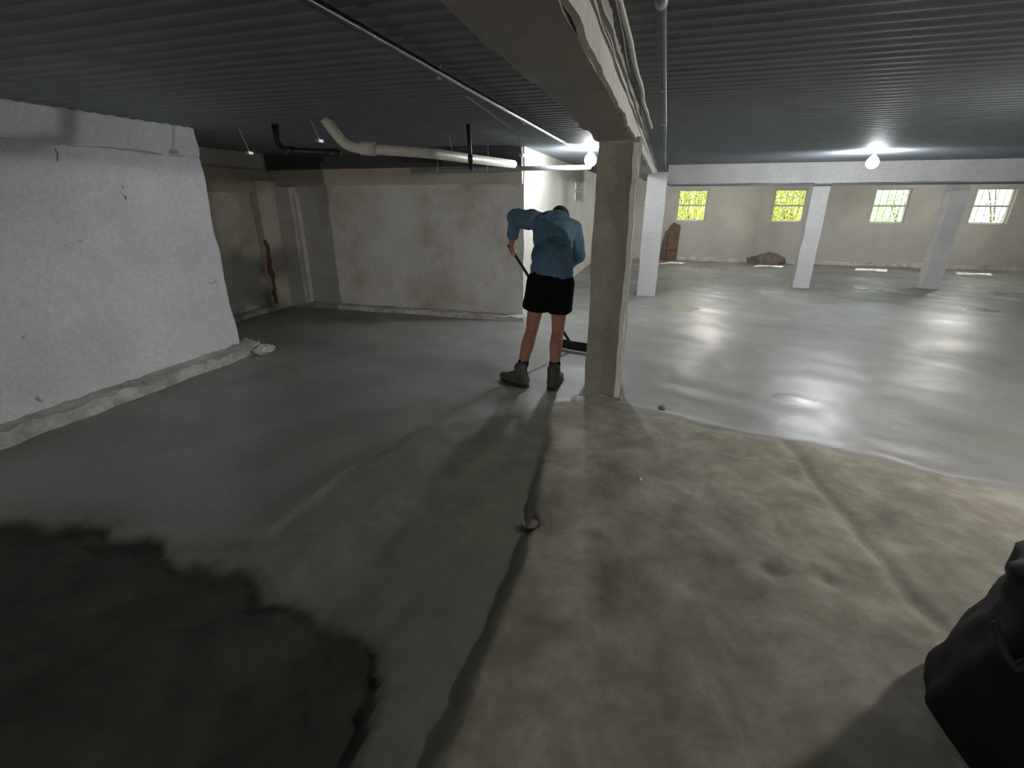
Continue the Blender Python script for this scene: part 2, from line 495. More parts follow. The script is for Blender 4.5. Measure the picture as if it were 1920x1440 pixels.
WX = [0.70, 3.12, 5.40, 7.48]
WW, WZ0, WZ1 = 0.76, 1.06, 1.86
holes = [(x - WW / 2, x + WW / 2, WZ0, WZ1) for x in WX]
wall_with_openings('wall_far', 'x', 15.0, 15.22, -1.9, 9.8, -0.4, CEIL + 0.02, holes, M['wall_far'])
wall_with_openings('wall_partition', 'y', -1.98, -1.80, 6.71, 15.1, -0.4, CEIL + 0.02, [(10.5, 11.6, 1.56, 1.98)], plaster('wall_partition', (0.66, 0.66, 0.60), (0.56, 0.56, 0.48)))
S(box_obj('wall_right', (9.55, -13.2, -0.4), (9.75, 15.2, CEIL + 0.02), M['wall_far']))
S(box_obj('wall_rear', (-6.0, -13.2, -0.4), (9.7, -12.95, CEIL + 0.02), M['wall_far']))
S(box_obj('baseboard_far', (-1.8, 14.86, -0.2), (9.6, 15.02, 0.10), M['kerb']))

def window(n, cx, y, w, z0, z1, axis='x', bars=4):
    o = empty('window_%d' % n, (cx, y, z0) if axis == 'x' else (y, cx, z0), kind='structure')
    if axis != 'x':
        o.rotation_euler = (0, 0, PI / 2)
    h = z1 - z0; t = 0.03
    bm = bmesh.new()
    add_box(bm, (-w / 2, -0.04, 0), (w / 2, 0.04, t)); add_box(bm, (-w / 2, -0.04, h - t), (w / 2, 0.04, h))
    add_box(bm, (-w / 2, -0.04, t), (-w / 2 + t, 0.04, h - t)); add_box(bm, (w / 2 - t, -0.04, t), (w / 2, 0.04, h - t))
    add_box(bm, (-w / 2 + t, -0.03, h * 0.50 - 0.02), (w / 2 - t, 0.03, h * 0.50 + 0.02))
    bm_obj('window_frame', bm, M['frame'], o)
    bm = bmesh.new()
    for k in range(bars):
        x = -w / 2 + w * (k + 1) / (bars + 1)
        tube_bm([(x, -0.02, t * 0.5), (x, -0.02, h - t * 0.5)], 0.007, 8, bm=bm)
    bm_obj('window_bars', bm, M['frame'], o)
    bm = bmesh.new(); add_box(bm, (-w / 2 + t, 0.0, t), (w / 2 - t, 0.004, h - t))
    bm_obj('window_pane', bm, M['glass'], o)
    return o
for i, x in enumerate(WX):
    window(i + 1, x, 15.12, WW, WZ0, WZ1)
window(5, 11.05, -1.89, 1.1, 1.56, 1.98, 'y', 6)

# ------------------------------------------------------------------ columns and beams
def column(x0, x1, y0, y1, label, mat, seed, edge_strip=False, top=2.02):
    o = empty('column', ((x0 + x1) / 2, (y0 + y1) / 2, 0), label, 'column', 'columns and posts')
    c = rough_box('shaft', (x0 - o.location.x, y0 - o.location.y, -0.1), (x1 - o.location.x, y1 - o.location.y, top), mat, o, step=0.07, amp=0.008, scale=3, edge=0.006, seed=seed)
    return o
c = column(-0.515, -0.225, 3.90, 4.19, 'broad grey plastered column nearest the camera, right of the worker', M['column'], 21)
rough_box('corner_bead', (0.112, -0.162, -0.05), (0.152, -0.13, 1.98), M['edge'], c, step=0.05, amp=0.006, scale=5, edge=0.006, seed=22)
rough_box('base_fillet', (-0.175, -0.175, -0.1), (0.175, 0.175, 0.03), M['column'], c, step=0.04, amp=0.012, scale=9, edge=0.008, seed=23)
column(-0.34, -0.02, 8.9, 9.22, 'pale square column standing directly behind the broad near column', M['post'], 24)
column(2.54, 2.82, 10.62, 10.86, 'pale post under the cross beam, left of the right hand lamp', M['post'], 25, top=1.9)
column(4.90, 5.18, 11.2, 11.44, 'shaded pale post standing between the third and fourth windows', M['post'], 26, top=1.9)

b_ = empty('ceiling_beam', (-0.37, 3.0, 2.0), 'long plastered beam running away overhead onto the near column', 'beam')
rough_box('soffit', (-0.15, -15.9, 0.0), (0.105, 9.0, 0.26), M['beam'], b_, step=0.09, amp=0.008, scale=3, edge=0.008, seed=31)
rough_box('side_lip', (0.10, -15.9, 0.004), (0.12, 9.0, 0.175), M['edge'], b_, step=0.08, amp=0.005, scale=4, edge=0.005, seed=32)
tag(rough_box('ceiling_beam', (-0.02, 10.62, 1.89), (9.55, 10.9, CEIL), M['post'], step=0.12, amp=0.006, scale=2, edge=0.006, seed=33), 'pale cross beam spanning the posts in front of the windows', 'beam')
box_obj('lintel', (0, 0, 0), (0.01, 0.01, 0.01), M['steel_dark'])
bpy.data.objects.remove(bpy.data.objects['lintel'])

# ------------------------------------------------------------------ pipes, cables
def ppipe(name, label, cat, pts, r, mat, rad=0.08, fittings=(), fm=None, hangers=()):
    base = Vector(pts[0])
    o = empty(name, base, label, cat)
    pp = [Vector(p) - base for p in pts]
    pipe('pipe_run', pp, r, mat, o, rad)
    for (a, c_) in fittings:
        a = Vector(a) - base; c_ = Vector(c_) - base
        bm_obj('coupling', tube_bm([a, c_], r * 1.25, 14), fm or mat, o, True)
    for h in hangers:
        h = Vector(h) - base
        bm = tube_bm([h + Vector((0, 0, CEIL - base.z - h.z)), h], 0.006, 6)
        for k in range(1):
            add_box(bm, (h.x - 0.012, h.y - r * 1.3, h.z - r * 1.25), (h.x + 0.012, h.y + r * 1.3, h.z + r * 1.25))
        bm_obj('pipe_hanger', bm, M['cap_metal'], o)
    return o

ppipe('ceiling_pipe', 'blue grey conduit running along the beam then bending under the cross beam', 'pipe',
      [(-0.075, -12.8, 2.15), (-0.075, 10.45, 2.15), (-0.02, 10.5, 1.86), (9.4, 10.5, 1.86)], 0.016, M['pipe_blue'], 0.10,
      fittings=[((-0.075, y, 2.15), (-0.075, y + 0.10, 2.15)) for y in (1.7, 4.2, 7.0)], fm=M['pipe_grey'],
      hangers=[(-0.075, y, 2.15) for y in (0.9, 3.0, 5.0, 8.0)])
ppipe('drain_pipe', 'black drain pipe elbow hanging from the ceiling left of the pale pipe', 'pipe',
      [(-3.42, 4.02, CEIL - 0.01), (-3.40, 4.0, 2.02), (-2.80, 4.05, 1.985)], 0.030, M['pipe_black'], 0.09,
      fittings=[((-3.34, 4.0, 2.017), (-3.24, 4.0, 2.01)), ((-2.92, 4.04, 1.992), (-2.82, 4.05, 1.986))])
ppipe('drain_pipe', 'thick pale drain pipe dropping from the ceiling and turning right', 'pipe',
      [(-2.78, 3.86, CEIL - 0.01), (-2.66, 3.95, 2.02), (-2.05, 4.25, 1.985), (-1.75, 5.9, 1.99)], 0.043, M['pipe_pale'], 0.10,
      fittings=[((-2.56, 4.0, 2.014), (-2.44, 4.05, 2.008))])
ppipe('drop_pipe', 'short dark vertical pipe hanging below the ceiling near the middle', 'pipe',
      [(-1.76, 4.5, CEIL - 0.01), (-1.745, 4.5, 1.86)], 0.018, M['pipe_black'], 0.03,
      fittings=[((-1.748, 4.5, 1.98), (-1.746, 4.5, 1.92))])
ppipe('wall_pipe', 'long grey pipe running along the top of the back wall', 'pipe',
      [(-3.3, 6.30, 1.96), (-1.7, 6.28, 1.965), (-1.0, 6.9, 2.0)], 0.028, M['pipe_grey'], 0.1,
      hangers=[(-2.9, 6.30, 1.96), (-2.2, 6.285, 1.963)])
ppipe('ceiling_conduit', 'dark conduit under the steel deck left of the main beam', 'conduit',
      [(-1.16, -12.8, 2.19), (-1.14, 6.6, 2.19)], 0.017, M['cable_dark'], 0.05,
      hangers=[(-1.155, y, 2.19) for y in (1.2, 2.6, 4.2)])
tag(bm_obj('ceiling_cable', tube_bm(sag((-0.18, -2.2, 2.17), (-0.17, 4.4, 2.13), 0.05, 30, 0.03, 1), 0.009, 8), M['cable_pale'], None, True),
    'pale loose cable hanging beside the main beam', 'cable')
tag(bm_obj('ceiling_cable', tube_bm(sag((-0.205, 1.2, 2.14), (-0.20, 9.0, 2.12), 0.04, 30, 0.02, 4), 0.006, 8), M['cable_dark'], None, True),
    'thin dark cable tucked against the main beam side', 'cable')
tag(bm_obj('hanging_wire', tube_bm([(-1.33, 3.35, CEIL), (-1.22, 4.4, 2.10), (-1.05, 5.6, 2.16), (-1.0, 6.75, CEIL - 0.02)], 0.005, 6), M['cable_pale'], None, True),
    'thin wire slung under the deck to the lamp behind the column', 'wire')
def bracket(x, y, z0, lean, label):
    o = empty('deck_hanger', (x, y, CEIL), label, 'hanger', 'metal hangers under the steel deck')
    bm = tube_bm([(0, 0, 0), (lean, 0.02, z0 - CEIL)], 0.006, 6)
    bm_obj('rod', bm, M['cap_metal'], o)
    bm = bmesh.new(); add_box(bm, (lean - 0.02, -0.015, z0 - CEIL - 0.02), (lean + 0.02, 0.045, z0 - CEIL + 0.004))
    bm_obj('clip', bm, M['cap_metal'], o)
bracket(-3.95, 4.15, 2.03, 0.06, 'bent metal hanger near the end of the left wall')
bracket(-2.95, 3.9, 2.08, 0.05, 'shiny metal hanger between the black and pale drain pipes')
bracket(-2.25, 5.2, 2.02, 0.03, 'thin metal hanger left of the dark vertical pipe')
bracket(-1.55, 5.4, 2.05, 0.03, 'thin metal hanger right of the dark vertical pipe')

# ------------------------------------------------------------------ lamps
def lamp(x, y, z, label, power, r=0.075, tint=(0.95, 0.98, 1.0)):
    o = empty('pendant_lamp', (x, y, z), label, 'lamp', 'bare pendant lamps')
    bm = bmesh.new(); bmesh.ops.create_uvsphere(bm, u_segments=24, v_segments=16, radius=r)
    for v in bm.verts:
        if v.co.z > 0: v.co.z *= 1.25; v.co.x *= 1 - 0.35 * (v.co.z / (1.25 * r)) ** 2; v.co.y *= 1 - 0.35 * (v.co.z / (1.25 * r)) ** 2
    m = M['glow'].copy(); m.node_tree.nodes['Principled BSDF'].inputs['Emission Strength'].default_value = power
    m.node_tree.nodes['Principled BSDF'].inputs['Emission Color'].default_value = (*tint, 1)
    bm_obj('bulb', bm, m, o, True)
    top = r * 1.2
    bm_obj('socket', tube_bm([(0, 0, top - 0.01), (0, 0, top + 0.035)], [0.024, 0.022], 16), M['cap_metal'], o, True)
    if z + top + 0.035 < CEIL - 0.02:
        bm_obj('cord', tube_bm([(0, 0, top + 0.03), (0, 0, CEIL - z)], 0.004, 8), M['cable_dark'], o, True)
    return o
lamp(-0.99, 6.82, 2.08, 'bright bare lamp half hidden behind the near column', BULB_POWER[0])
lamp(2.67, 8.40, 2.08, 'bright bare lamp hanging between the two right hand posts', BULB_POWER[1])
lamp(3.4, 3.45, 2.12, 'lamp beyond the right edge of the photo', BULB_POWER[2], tint=(1.0, 0.96, 0.90))
lamp(-2.3, -10.0, 1.35, 'added fill lamp far behind the camera in the left bay', BULB_POWER[3], tint=(1.0, 0.97, 0.92))  # unseen fill, added to brighten the walls and column front
lamp(4.5, -9.5, 1.5, 'added fill lamp far behind the camera in the right bay', BULB_POWER[4], tint=(1.0, 0.97, 0.92))  # second unseen fill lamp, added as ambient from the rear
lamp(1.3, 12.7, 2.09, 'added fill lamp hidden behind the cross beam near the first window', BULB_POWER[5], tint=(1.0, 0.96, 0.88))  # added out of sight to brighten the far wall
lamp(6.2, 12.7, 2.09, 'added fill lamp hidden behind the cross beam near the third window', BULB_POWER[5], tint=(1.0, 0.96, 0.88))  # likewise an added, unseen fill for the far wall

# ------------------------------------------------------------------ things on the floor at the back
def leaning_board():
    o = empty('leaning_board', (0.22, 14.6, 0.10), 'brown board leaning in the far left corner below the first window', 'board')
    bm = bmesh.new()
    pts = [(-0.30, 0), (0.22, 0), (0.24, 0.98), (0.04, 1.06)]
    f = [bm.verts.new((x, 0, z)) for x, z in pts] + [bm.verts.new((x, 0.03, z)) for x, z in pts]
    bm.faces.new(f[:4]); bm.faces.new(f[4:][::-1])
    for i in range(4):
        bm.faces.new([f[i], f[(i + 1) % 4], f[4 + (i + 1) % 4], f[4 + i]])
    p = bm_obj('panel', bm, M['board'], o)
    bm = bmesh.new(); add_box(bm, (-0.06, -0.035, 0.04), (0.0, 0.0, 0.92)); add_box(bm, (-0.18, -0.03, 0.30), (0.2, 0.0, 0.36))
    bm_obj('batten', bm, M['board'], o)
    o.rotation_euler = (-math.radians(14), 0, 0)
    o.location.z = -0.01
leaning_board()

def lump(name, loc, size, label, cat, seed):
    bm = bmesh.new(); bmesh.ops.create_icosphere(bm, subdivisions=4, radius=1)
    for v in bm.verts:
        p = v.co.copy()
        k = 1 + 0.35 * noise.noise(p * 1.7 + Vector((seed, 0, 0))) + 0.18 * noise.noise(p * 5 + Vector((0, seed, 0)))
        v.co = Vector((p.x * size[0], p.y * size[1], max(-0.12, p.z * size[2]))) * k
    o = bm_obj(name, bm, M['rubble'], None, True)
    o.location = loc
    tag(o, label, cat)
lump('rubble_heap', (2.72, 14.62, 0.0), (0.50, 0.20, 0.26), 'low brown heap of rubble against the far wall, left of the pale post', 'rubble', 3)

def bucket(x, y):
    o = empty('bucket', (x, y, 0.01), 'pale blue bucket standing at the right edge of the poured floor', 'bucket')
    bm = bmesh.new()
    prof = [(0.0, 0.0), (0.115, 0.0), (0.125, 0.012), (0.155, 0.30), (0.17, 0.305), (0.17, 0.325), (0.152, 0.325), (0.12, 0.02), (0.0, 0.018)]
    rings = []
    for r, z in prof:
        rings.append([bm.verts.new((max(r, 1e-4) * math.cos(2 * PI * k / 32), max(r, 1e-4) * math.sin(2 * PI * k / 32), z)) for k in range(32)])
    for a, c_ in zip(rings, rings[1:]):
        for k in range(32):
            bm.faces.new([a[k], a[(k + 1) % 32], c_[(k + 1) % 32], c_[k]])
    bm_obj('body', bm, M['bucket'], o, True)
    bm_obj('handle', tube_bm([(0.172 * math.cos(t), 0.172 * math.sin(t) * 0.5 + 0.09 * math.sin(t), 0.30 - 0.10 * math.sin(t)) for t in [PI * k / 16 for k in range(17)]], 0.004, 8), M['cap_metal'], o, True)
bucket(6.75, 11.45)
for k, (x, y, s, lab) in enumerate([(0.14, 3.80, 0.028, 'small dark stone on the wet floor right of the near column'),
                               (-0.50, 2.03, 0.030, 'dark pebble at the broken edge of the bare slab'),
                               (0.02, 2.62, 0.016, 'tiny pale stone on the bare slab in front of the column')]):
    bm = bmesh.new(); bmesh.ops.create_icosphere(bm, subdivisions=2, radius=s)
    for v in bm.verts: v.co *= 1 + 0.4 * noise.noise(v.co * 40 + Vector((k, 0, 0))); v.co.z *= 0.7
    st = bm_obj('stone', bm, M['rubble'] if k < 2 else M['pipe_pale'], None, True); st.location = (x, y, s * 0.45 + (0.0, 0.0, 0.015)[k])
    tag(st, lab, 'stone', 'stones on the floor')
# broken plaster lump at the end of the left kerb
bm = bmesh.new(); bmesh.ops.create_icosphere(bm, subdivisions=4, radius=1)
for v in bm.verts:
    p = v.co.copy(); v.co = Vector((p.x * 0.11, p.y * 0.10, p.z * 0.055)) * (1 + 0.35 * noise.noise(p * 2.2) + 0.15 * noise.noise(p * 6))
o = bm_obj('plaster_lump', bm, M['kerb'], None, True); o.location = (-4.13, 4.12, 0.045)
tag(o, 'white plaster lump sticking out at the end of the left kerb', 'plaster lump')

# ------------------------------------------------------------------ black bag at the right edge
def black_bag():
    base = Vector((1.51, 1.40, 0))
    o = empty('rubbish_bag', base, 'black crumpled bag standing at the right edge of the photo', 'bag')
    bm = bmesh.new()
    n, mm = 96, 80
    rings = []
    prof = [(0.0, 0.02), (0.44, 0.0), (0.51, 0.03), (0.49, 0.16), (0.46, 0.34), (0.43, 0.50), (0.37, 0.60), (0.24, 0.66), (0.11, 0.68), (0.08, 0.71), (0.10, 0.75), (0.12, 0.80), (0.0, 0.81)]
    zs = np.linspace(0, 1, mm)
    s = np.linspace(0, 1, len(prof))
    for i in range(mm):
        r = float(np.interp(zs[i], s, [p[0] for p in prof])); z = float(np.interp(zs[i], s, [p[1] for p in prof]))
        ring = []
        for k in range(n):
            a = 2 * PI * k / n
            p = Vector((math.cos(a), math.sin(a), z * 2.2))
            fold = 0.04 * abs(noise.noise(Vector((math.cos(a) * 2.6, math.sin(a) * 2.6, z * 1.3)))) + 0.02 * noise.noise(p * 5)
            pleat = 0.16 * math.sin(a * 13 + 3 * z) * max(0, (z - 0.45) / 0.4)
            rr = r * (1 - fold * 1.6 + pleat * 0.6 + 0.03 * noise.noise(p * 1.3))
            ring.append(bm.verts.new((rr * math.cos(a) - 0.22 * max(0, (z - 0.45) / 0.35) ** 1.2, rr * math.sin(a) * 0.9, z + 0.012 * noise.noise(p * 6))))
        rings.append(ring)
    for a, c_ in zip(rings, rings[1:]):
        for k in range(n):
            bm.faces.new([a[k], a[(k + 1) % n], c_[(k + 1) % n], c_[k]])
    bmesh.ops.remove_doubles(bm, verts=bm.verts, dist=1e-5)
    bm_obj('bag_body', bm, M['bag'], o, True)
    # tie strap poking out to the left
    bm_obj('tie_strap', tube_bm([(-0.30, -0.05, 0.62), (-0.38, -0.08, 0.48), (-0.46, -0.09, 0.40), (-0.50, -0.09, 0.45), (-0.54, -0.08, 0.53)], [0.014, 0.014, 0.013, 0.012, 0.008], 10), M['bag_strap'], o, True)
    bm_obj('neck_tie', tube_bm([(0.085 * math.cos(t) - 0.15, 0.078 * math.sin(t), 0.705) for t in [2 * PI * k / 24 for k in range(25)]], 0.014, 10), M['bag_strap'], o, True)
black_bag()

# ------------------------------------------------------------------ the worker
def capsule(bm, a, b_, ra, rb, flat=None, seg=20):
    """tapered round-ended limb; flat=(axis vector, factor) squashes the section"""
    a = Vector(a); b_ = Vector(b_)
    d = (b_ - a); L = d.length; d = d / L if L > 1e-6 else Vector((0, 0, 1))
    up = d.orthogonal().normalized()
    if flat is not None:
        up = Vector(flat[0]); up = (up - d * up.dot(d)).normalized()
    side = d.cross(up)
    rings = []
    prof = []
    for k in range(7):
        t = -PI / 2 + PI / 2 * k / 6
        prof.append((ra * math.sin(t), max(1e-4, ra * math.cos(t))))
    for k in range(1, 6):
        t = k / 6; prof.append((L * t, ra + (rb - ra) * t))
    for k in range(7):
        t = PI / 2 * k / 6
        prof.append((L + rb * math.sin(t), max(1e-4, rb * math.cos(t))))
    fl = flat[1] if flat else 1.0
    for h, r in prof:
        c_ = a + d * h
        rings.append([bm.verts.new(c_ + up * (r * fl * math.cos(2 * PI * k / seg)) + side * (r * math.sin(2 * PI * k / seg))) for k in range(seg)])
    for p, q in zip(rings, rings[1:]):
        for k in range(seg):
            bm.faces.new([p[k], p[(k + 1) % seg], q[(k + 1) % seg], q[k]])
    bm.faces.new(rings[0][::-1]); bm.faces.new(rings[-1])

def ellipsoid(bm, c_, r, rot=None):
    res = bmesh.ops.create_uvsphere(bm, u_segments=24, v_segments=16, radius=1)
    Mx = Matrix.Translation(Vector(c_)) @ (rot or Matrix.Identity(4)) @ Matrix.Diagonal((r[0], r[1], r[2], 1))
    bmesh.ops.transform(bm, matrix=Mx, verts=res['verts'])

def organic(name, bm, mat, parent, voxel=0.008, it=6, wrinkle=0.0, wscale=8.0):
    me = bpy.data.meshes.new(name)
    bm.normal_update(); bm.to_mesh(me); bm.free()
    o = link(name, me, mat, parent, True)
    md = o.modifiers.new('remesh', 'REMESH'); md.mode = 'VOXEL'; md.voxel_size = voxel; md.use_smooth_shade = True
    sm = o.modifiers.new('smooth', 'SMOOTH'); sm.iterations = it; sm.factor = 0.6
    dg = bpy.context.evaluated_depsgraph_get(); dg.update()
    me2 = bpy.data.meshes.new_from_object(o.evaluated_get(dg))
    o.modifiers.clear(); o.data = me2; me2.name = name
    if not me2.materials: me2.materials.append(mat)
    if wrinkle:
        ns = [v.normal.copy() for v in me2.vertices]
        for v, n_ in zip(me2.vertices, ns):
            q = Vector((v.co.x * wscale, v.co.y * wscale, v.co.z * wscale * 0.6))
            w = noise.noise(q) + 0.5 * noise.noise(q * 2.1 + Vector((9, 2, 4)))
            v.co += n_ * w * wrinkle
    me2.shade_smooth()
    return o

def worker():
    O = Vector((-0.95, 3.98, 0))
    o = empty('person', O, 'person in blue shirt, black shorts and boots bending over a long tool', 'person')
    W = lambda x, y, z: Vector((x, y, z)) - O
    # joints (world space)
    pel = W(-0.885, 4.14, 0.97); spine = W(-0.905, 4.27, 1.16); chest = W(-0.955, 4.46, 1.36)
    neck0 = W(-0.955, 4.58, 1.43); head = W(-0.960, 4.74, 1.415)
    Ls = W(-1.135, 4.47, 1.43); Le = W(-1.335, 4.55, 1.445); Lw = W(-1.385, 4.60, 1.205)
    Rs = W(-0.790, 4.50, 1.36); Re = W(-0.735, 4.66, 1.11); Rw = W(-0.98, 4.86, 0.90)
    Lh = W(-0.985, 4.13, 0.93); Rh = W(-0.800, 4.13, 0.93)
    Lk = W(-1.065, 4.19, 0.49); Rk = W(-0.835, 4.25, 0.48)
    La = W(-1.115, 3.99, 0.12); Ra = W(-0.815, 4.03, 0.12)
    latr = Vector((1, 0.15, -0.1))
    # ---- body
    bm = bmesh.new()
    capsule(bm, pel, spine, 0.115, 0.115, (Vector((0, 1, -0.8)), 0.72))
    capsule(bm, spine, chest, 0.125, 0.150, (Vector((0, 1, -1)), 0.70))
    capsule(bm, Ls, Rs, 0.062, 0.062)
    capsule(bm, chest, neck0, 0.11, 0.06)
    capsule(bm, neck0, head, 0.055, 0.052)
    for h, k, a in ((Lh, Lk, La), (Rh, Rk, Ra)):
        capsule(bm, h, k, 0.092, 0.056)
        capsule(bm, k, k.lerp(a, 0.35) + Vector((0, -0.02, 0)), 0.054, 0.060)
        capsule(bm, k.lerp(a, 0.35) + Vector((0, -0.02, 0)), a, 0.058, 0.036)
        capsule(bm, a, a + Vector((-0.02, 0.12, -0.07)), 0.038, 0.028)
        ellipsoid(bm, k + Vector((0, 0.02, 0)), (0.052, 0.05, 0.06))
    capsule(bm, Ls, Le, 0.056, 0.043); capsule(bm, Le, Le.lerp(Lw, .35), 0.043, 0.042); capsule(bm, Le.lerp(Lw, .35), Lw, 0.042, 0.027)
    capsule(bm, Rs, Re, 0.056, 0.043); capsule(bm, Re, Re.lerp(Rw, .35), 0.043, 0.042); capsule(bm, Re.lerp(Rw, .35), Rw, 0.042, 0.027)
    # head: skull, jaw, face, looking down and ahead to the right
    look = (W(-0.85, 5.26, 0.0) - head).normalized()
    upv = (head - neck0).normalized()
    zax = (upv - look * upv.dot(look)).normalized(); xax = look.cross(zax).normalized()
    R = Matrix((xax, look, zax)).transposed().to_4x4()
    hc = head + zax * 0.055 + look * 0.015
    def HP(x, y, z): return hc + xax * x + look * y + zax * z
    ellipsoid(bm, HP(0, -0.01, 0.02), (0.077, 0.095, 0.09), R)
    ellipsoid(bm, HP(0, 0.025, -0.045), (0.058, 0.065, 0.07), R)
    capsule(bm, HP(0, 0.088, 0.01), HP(0, 0.108, -0.028), 0.009, 0.015)
    ellipsoid(bm, HP(0, 0.07, 0.02), (0.055, 0.022, 0.012), R)
    ellipsoid(bm, HP(0, 0.085, -0.055), (0.026, 0.012, 0.007), R)
    ellipsoid(bm, HP(0, 0.083, -0.067), (0.022, 0.012, 0.007), R)
    ellipsoid(bm, HP(0, 0.07, -0.10), (0.026, 0.02, 0.018), R)
    for s in (-1, 1):
        ellipsoid(bm, HP(0.078 * s, -0.005, -0.01), (0.009, 0.020, 0.033), R)
        ellipsoid(bm, HP(0.031 * s, 0.078, 0.003), (0.014, 0.012, 0.009), R)
    # tool line, gripped by both hands
    head_pt = W(-0.865, 5.22, 0.07); gripL = W(-1.385, 4.655, 1.125)
    tl = (head_pt - gripL).normalized()
    gripR = gripL + tl * 0.47
    # hands: palm, four fingers curled round the shaft, a thumb
    def hand(wrist, grip, side_s):
        ax = tl
        toward = (grip - wrist); toward = (toward - ax * toward.dot(ax)).normalized()
        if toward.length < 0.1: toward = Vector((0, 0, -1))
        sd = ax.cross(toward).normalized() * side_s
        palm_c = grip - toward * 0.006 - sd * 0.030
        for q in (-0.027, -0.009, 0.009, 0.027):
            capsule(bm, wrist.lerp(palm_c, 0.25) + ax * q * 0.5, palm_c + ax * q, 0.018, 0.013)
        for i, (q, ln) in enumerate(((-0.031, .92), (-0.010, 1.0), (0.011, .96), (0.031, .80))):
            rr = 0.0085 if i < 3 else 0.0075
            rad = 0.0245
            pts = []
            for k in range(5):
                t = PI * 0.95 - k * (PI * 0.40 * ln)
                pts.append(grip + ax * (q + 0.002 * k) + sd * (rad * math.cos(t)) + toward * (rad * math.sin(t)))
            for p0, p1 in zip(pts, pts[1:]):
                capsule(bm, p0, p1, rr, rr * 0.96, seg=10)
        t0 = palm_c - ax * 0.03 - toward * 0.012
        t1 = grip - ax * 0.050 - toward * 0.024
        t2 = grip - ax * 0.042 - toward * 0.020 + sd * 0.024
        capsule(bm, t0, t1, 0.013, 0.010, seg=10); capsule(bm, t1, t2, 0.010, 0.0085, seg=10)
    hand(Lw, gripL, 1)
    hand(Rw, gripR, -1)
    organic('body', bm, M['skin'], o, 0.0048, 4)
    # ---- hair and cap
    bm = bmesh.new()
    ellipsoid(bm, HP(0, -0.018, 0.018), (0.083, 0.098, 0.088), R)
    ellipsoid(bm, HP(0, -0.045, -0.03), (0.072, 0.065, 0.06), R)
    organic('hair', bm, M['hair'], o, 0.006, 4, 0.003, 60)
    bm = bmesh.new()
    ellipsoid(bm, HP(0, -0.014, 0.052), (0.092, 0.108, 0.070), R)
    capsule(bm, HP(0, 0.075, 0.052), HP(0, 0.145, 0.040), 0.070, 0.055, (zax, 0.09))
    ellipsoid(bm, HP(0, -0.014, 0.122), (0.009, 0.009, 0.006), R)
    organic('cap', bm, M['cap'], o, 0.006, 4)
    # ---- shirt
    bm = bmesh.new()
    dn = Vector((0, -0.03, -0.12))
    capsule(bm, pel + Vector((0, 0.0, 0.16)), spine + Vector((-0.01, -0.01, 0.02)), 0.178, 0.172, (Vector((0, 1, -0.6)), 0.72))
    capsule(bm, spine, chest, 0.172, 0.185, (Vector((0, 1, -1)), 0.68))
    capsule(bm, chest + Vector((-0.075, -0.015, 0.012)), chest + Vector((0.09, -0.015, -0.025)), 0.115, 0.120)
    capsule(bm, Ls + Vector((0.02, 0, -0.005)), Rs, 0.082, 0.085)
    capsule(bm, chest, neck0, 0.12, 0.075)
    capsule(bm, Ls, Le, 0.088, 0.082); capsule(bm, Le, Le.lerp(Lw, .62), 0.070, 0.060)
    capsule(bm, Rs, Re, 0.084, 0.066); capsule(bm, Re, Re.lerp(Rw, .45), 0.066, 0.052)
    capsule(bm, pel + Vector((-0.05, -0.015, 0.08)), pel + Vector((0.065, -0.015, 0.07)), 0.128, 0.128)
    seg = 32; r0 = []; r1 = []
    for q in range(seg):
        ca_, sa_ = math.cos(2 * PI * q / seg), math.sin(2 * PI * q / seg)
        r0.append(bm.verts.new(pel + Vector((0.005 + 0.192 * ca_, 0.135 * sa_ - 0.01, 0.035 - 0.012 * ca_))))
        r1.append(bm.verts.new(pel + Vector((0.13 * ca_, 0.09 * sa_ + 0.03, 0.20))))
    for q in range(seg): bm.faces.new([r0[q], r0[(q + 1) % seg], r1[(q + 1) % seg], r1[q]])
    bm.faces.new(r0[::-1]); bm.faces.new(r1)
    organic('shirt', bm, M['shirt'], o, 0.009, 6, 0.014, 13)
    # ---- shorts
    bm = bmesh.new()
    capsule(bm, pel + Vector((-0.05, -0.005, 0.02)), pel + Vector((0.05, -0.005, 0.02)), 0.132, 0.132)
    capsule(bm, pel + Vector((-0.03, -0.005, -0.06)), pel + Vector((0.03, -0.005, -0.06)), 0.125, 0.125)
    for h, k, s in ((Lh, Lk, -1), (Rh, Rk, 1)):
        e = h.lerp(k, 0.40)
        capsule(bm, h + Vector((0, -0.005, 0.0)), e + Vector((0, 0, 0.0)), 0.118, 0.108)
        # flared, flat-ended leg opening
        seg = 28; d = (k - h).normalized(); up = d.orthogonal().normalized(); sd = d.cross(up)
        r0 = [bm.verts.new(h.lerp(k, 0.22) + (up * math.cos(2 * PI * q / seg) + sd * math.sin(2 * PI * q / seg)) * 0.114) for q in range(seg)]
        r1 = [bm.verts.new(h.lerp(k, 0.545) + (up * math.cos(2 * PI * q / seg) + sd * math.sin(2 * PI * q / seg)) * 0.120) for q in range(seg)]
        for q in range(seg): bm.faces.new([r0[q], r0[(q + 1) % seg], r1[(q + 1) % seg], r1[q]])
        bm.faces.new(r0[::-1]); bm.faces.new(r1)
    organic('shorts', bm, M['shorts'], o, 0.008, 3, 0.006, 10)
    # ---- socks and boots
    toes = ((Vector((-0.80, 0.45, 0)).normalized(), La), (Vector((0.05, 1.0, 0)).normalized(), Ra))
